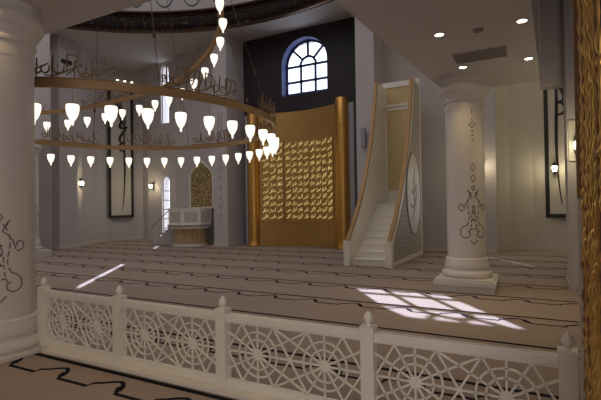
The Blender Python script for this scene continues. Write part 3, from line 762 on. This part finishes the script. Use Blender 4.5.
# ------------------------------------------------------------------ gold bead screen at the right edge
def screen():
    x0, y0, y1, H = .228, 2.08, 3.02, ZM
    t = thing('gold_bead_screen', 'tall gold and bronze beaded screen pillar at the right edge', 'screen', (x0, y0, 0))
    bm = NB(); box(bm, (.03, .03, 0), (1.2, y1-y0-.02, H-.002)); obj('core', bm, mat('brown_screen_backing', (.26, .145, .09), .5, .4), t)
    bm = NB(); box(bm, (-.006, y1-y0-.03, 1.62), (.03, y1-y0, H)); obj('corner_trim', bm, M_rail, t)
    bm = NB(); box(bm, (-.007, y1-y0-.022, 0), (.012, y1-y0+.0, 1.62)); o = obj('white_edge_strip', bm, M_white, t); o['label'] = 'white lower edge strip'
    rnd = random.Random(11)
    def strand(px, py):
        prof = [(0, 0)]; z = 0
        while z < H-.1:
            L = rnd.choice((.05, .07, .09, .11)); r = rnd.choice((.008, .011, .014, .018))
            L = min(L, H-.01-z); prof += [(.005, z), (r*.7, z+L*.2), (r, z+L*.5), (r*.7, z+L*.8), (.006, z+L)]; z += L+.006
        prof += [(.006, H), (0, H)]
        bm = NB(); lathe(bm, prof, 8, (px, py, 0)); obj('bead_strand', bm, M_screen[rnd.random() < .4], t, True)
    k = 0
    yy = .04
    while yy < y1-y0-.05: strand(.016, yy); yy += .074
    xx = .05
    while xx < .40: strand(xx, .016); xx += .074
M_screen = [mat('polished_gold_beads', (.85, .55, .17), .33, 1.0), mat('bronze_beads', (.42, .23, .12), .35, .9)]
screen()

# ------------------------------------------------------------------ ceiling fittings
def downlight(x, y, label, z=ZM, e=26, on=True):
    t = thing('downlight', label, 'ceiling light', (x, y, z), 'recessed downlights')
    bm = NB(); lathe(bm, [(.062, 0), (.085, -.004), (.085, -.012), (.058, -.014), (.062, 0)], 24); obj('bezel', bm, M_ceil, t, True)
    bm = NB(); lathe(bm, [(0, -.010), (.058, -.010), (.058, -.001), (0, -.001)], 20); obj('lens', bm, M_bulb, t)
    light('downlight_beam', 'SPOT', (x, y, z-.03), e, (1, .74, .38), dirv=(0, 0, -1), spot=1.9, blend=.9, rad=.05)
downlight(-1.11, 6.26, 'lit recessed downlight left of the vent, nearest the open dome edge')
downlight(-1.03, 7.96, 'lit recessed downlight just above the free-standing column capital')
downlight(-.09, 6.32, 'lit recessed downlight nearest the camera, at the right edge of the low ceiling')
downlight(-.03, 8.03, 'lit recessed downlight right of the vent, beyond it near the ceiling end')
for lx, ly, le in ((-5.02, 2.46, 9), (-3.6, 1.3, 46), (-1.6, .9, 40), (-6.3, .6, 8)):      # unseen spots: first for the column's light scallop, rest added as warm front fill
    light('rear_unseen_spot', 'SPOT', (lx, ly, ZM-.03), le, (1, .74, .38), dirv=(0, 0, -1), spot=1.9, blend=.9, rad=.05)
t = thing('ceiling_vent', 'flat grey rectangular vent in the low ceiling above the column', 'vent', (-.71, 7.46, ZM))
bm = NB(); box(bm, (-.41, -.28, -.010), (.41, .28, 0), .004); obj('frame', bm, M_ceil, t)
bm = NB()
for k in range(16): box(bm, (-.385, -.26+k*.033, -.016), (.385, -.26+k*.033+.024, -.010))
obj('grille', bm, M_vent, t)
t = thing('smoke_detector', 'small round detector disc on the low ceiling before the vent', 'smoke detector', (-.62, 6.36, ZM))
bm = NB(); lathe(bm, [(0, 0), (.07, 0), (.07, -.015), (.05, -.035), (0, -.04)], 24); obj('housing', bm, M_vent, t, True)
t = thing('wall_speaker', 'slim grey speaker on the pale pier left of the minbar', 'speaker', (-5.10, 14.33, 3.9))
bm = NB(); box(bm, (-.08, -.09, -.33), (.08, .0, .33), .015); obj('cabinet', bm, M_vent, t)
bm = NB(); box(bm, (-.06, -.10, -.30), (.06, -.088, .30), .004); obj('grille', bm, M_gray, t)
bm = NB(); box(bm, (-.02, 0, -.05), (.02, .10, .05)); obj('bracket', bm, M_black, t)
# ornament on the front of the left pier
bm = NB(); f = lambda x, z, h: (x, 14.42-h, z)
for z in (3.6, 3.2, 2.8, 2.4, 2.0, 1.6, 1.25):
    for s in (-1, 1): ribbon(bm, [(-11.35, z+.12), (-11.35+s*.07, z), (-11.35, z-.12)], .02, f, .006)
for z in (5.2, 4.9, 4.6, 4.3):
    for s in (-1, 1): ribbon(bm, [(-11.35+s*.12, z+.3), (-11.35+s*.03, z)], .025, f, .006)
struct('trim_8', bm, M_vent)
# air slot and three small lights high on the left
bm = NB(); box(bm, (-17.05, 11.3, 7.62), (-16.94, 11.75, 7.78), .01); tag(obj('air_slot', bm, M_black), 'dark slot vent high on the far left wall', 'vent')
for k, lb in enumerate(('leftmost', 'middle', 'rightmost')):
    t = thing('spot_lamp', lb+' of three tiny spot lamps high on the left apse wall, above the framed panel', 'spot lamp', (-18.36+.14*k, 15.2+.32*k, 8.15), 'three spot lamps on the apse wall', -.3)
    bm = NB(); tube(bm, [(-.12, 0, 0), (.0, 0, 0)], .02, 6); lathe(bm, [(0, 0), (.035, 0), (.05, -.08), (0, -.08)], 12); obj('housing', bm, M_vent, t)
    bm = NB(); lathe(bm, [(0, -.10), (.045, -.10), (.048, -.08), (0, -.08)], 12); obj('lens', bm, M_bulb, t)
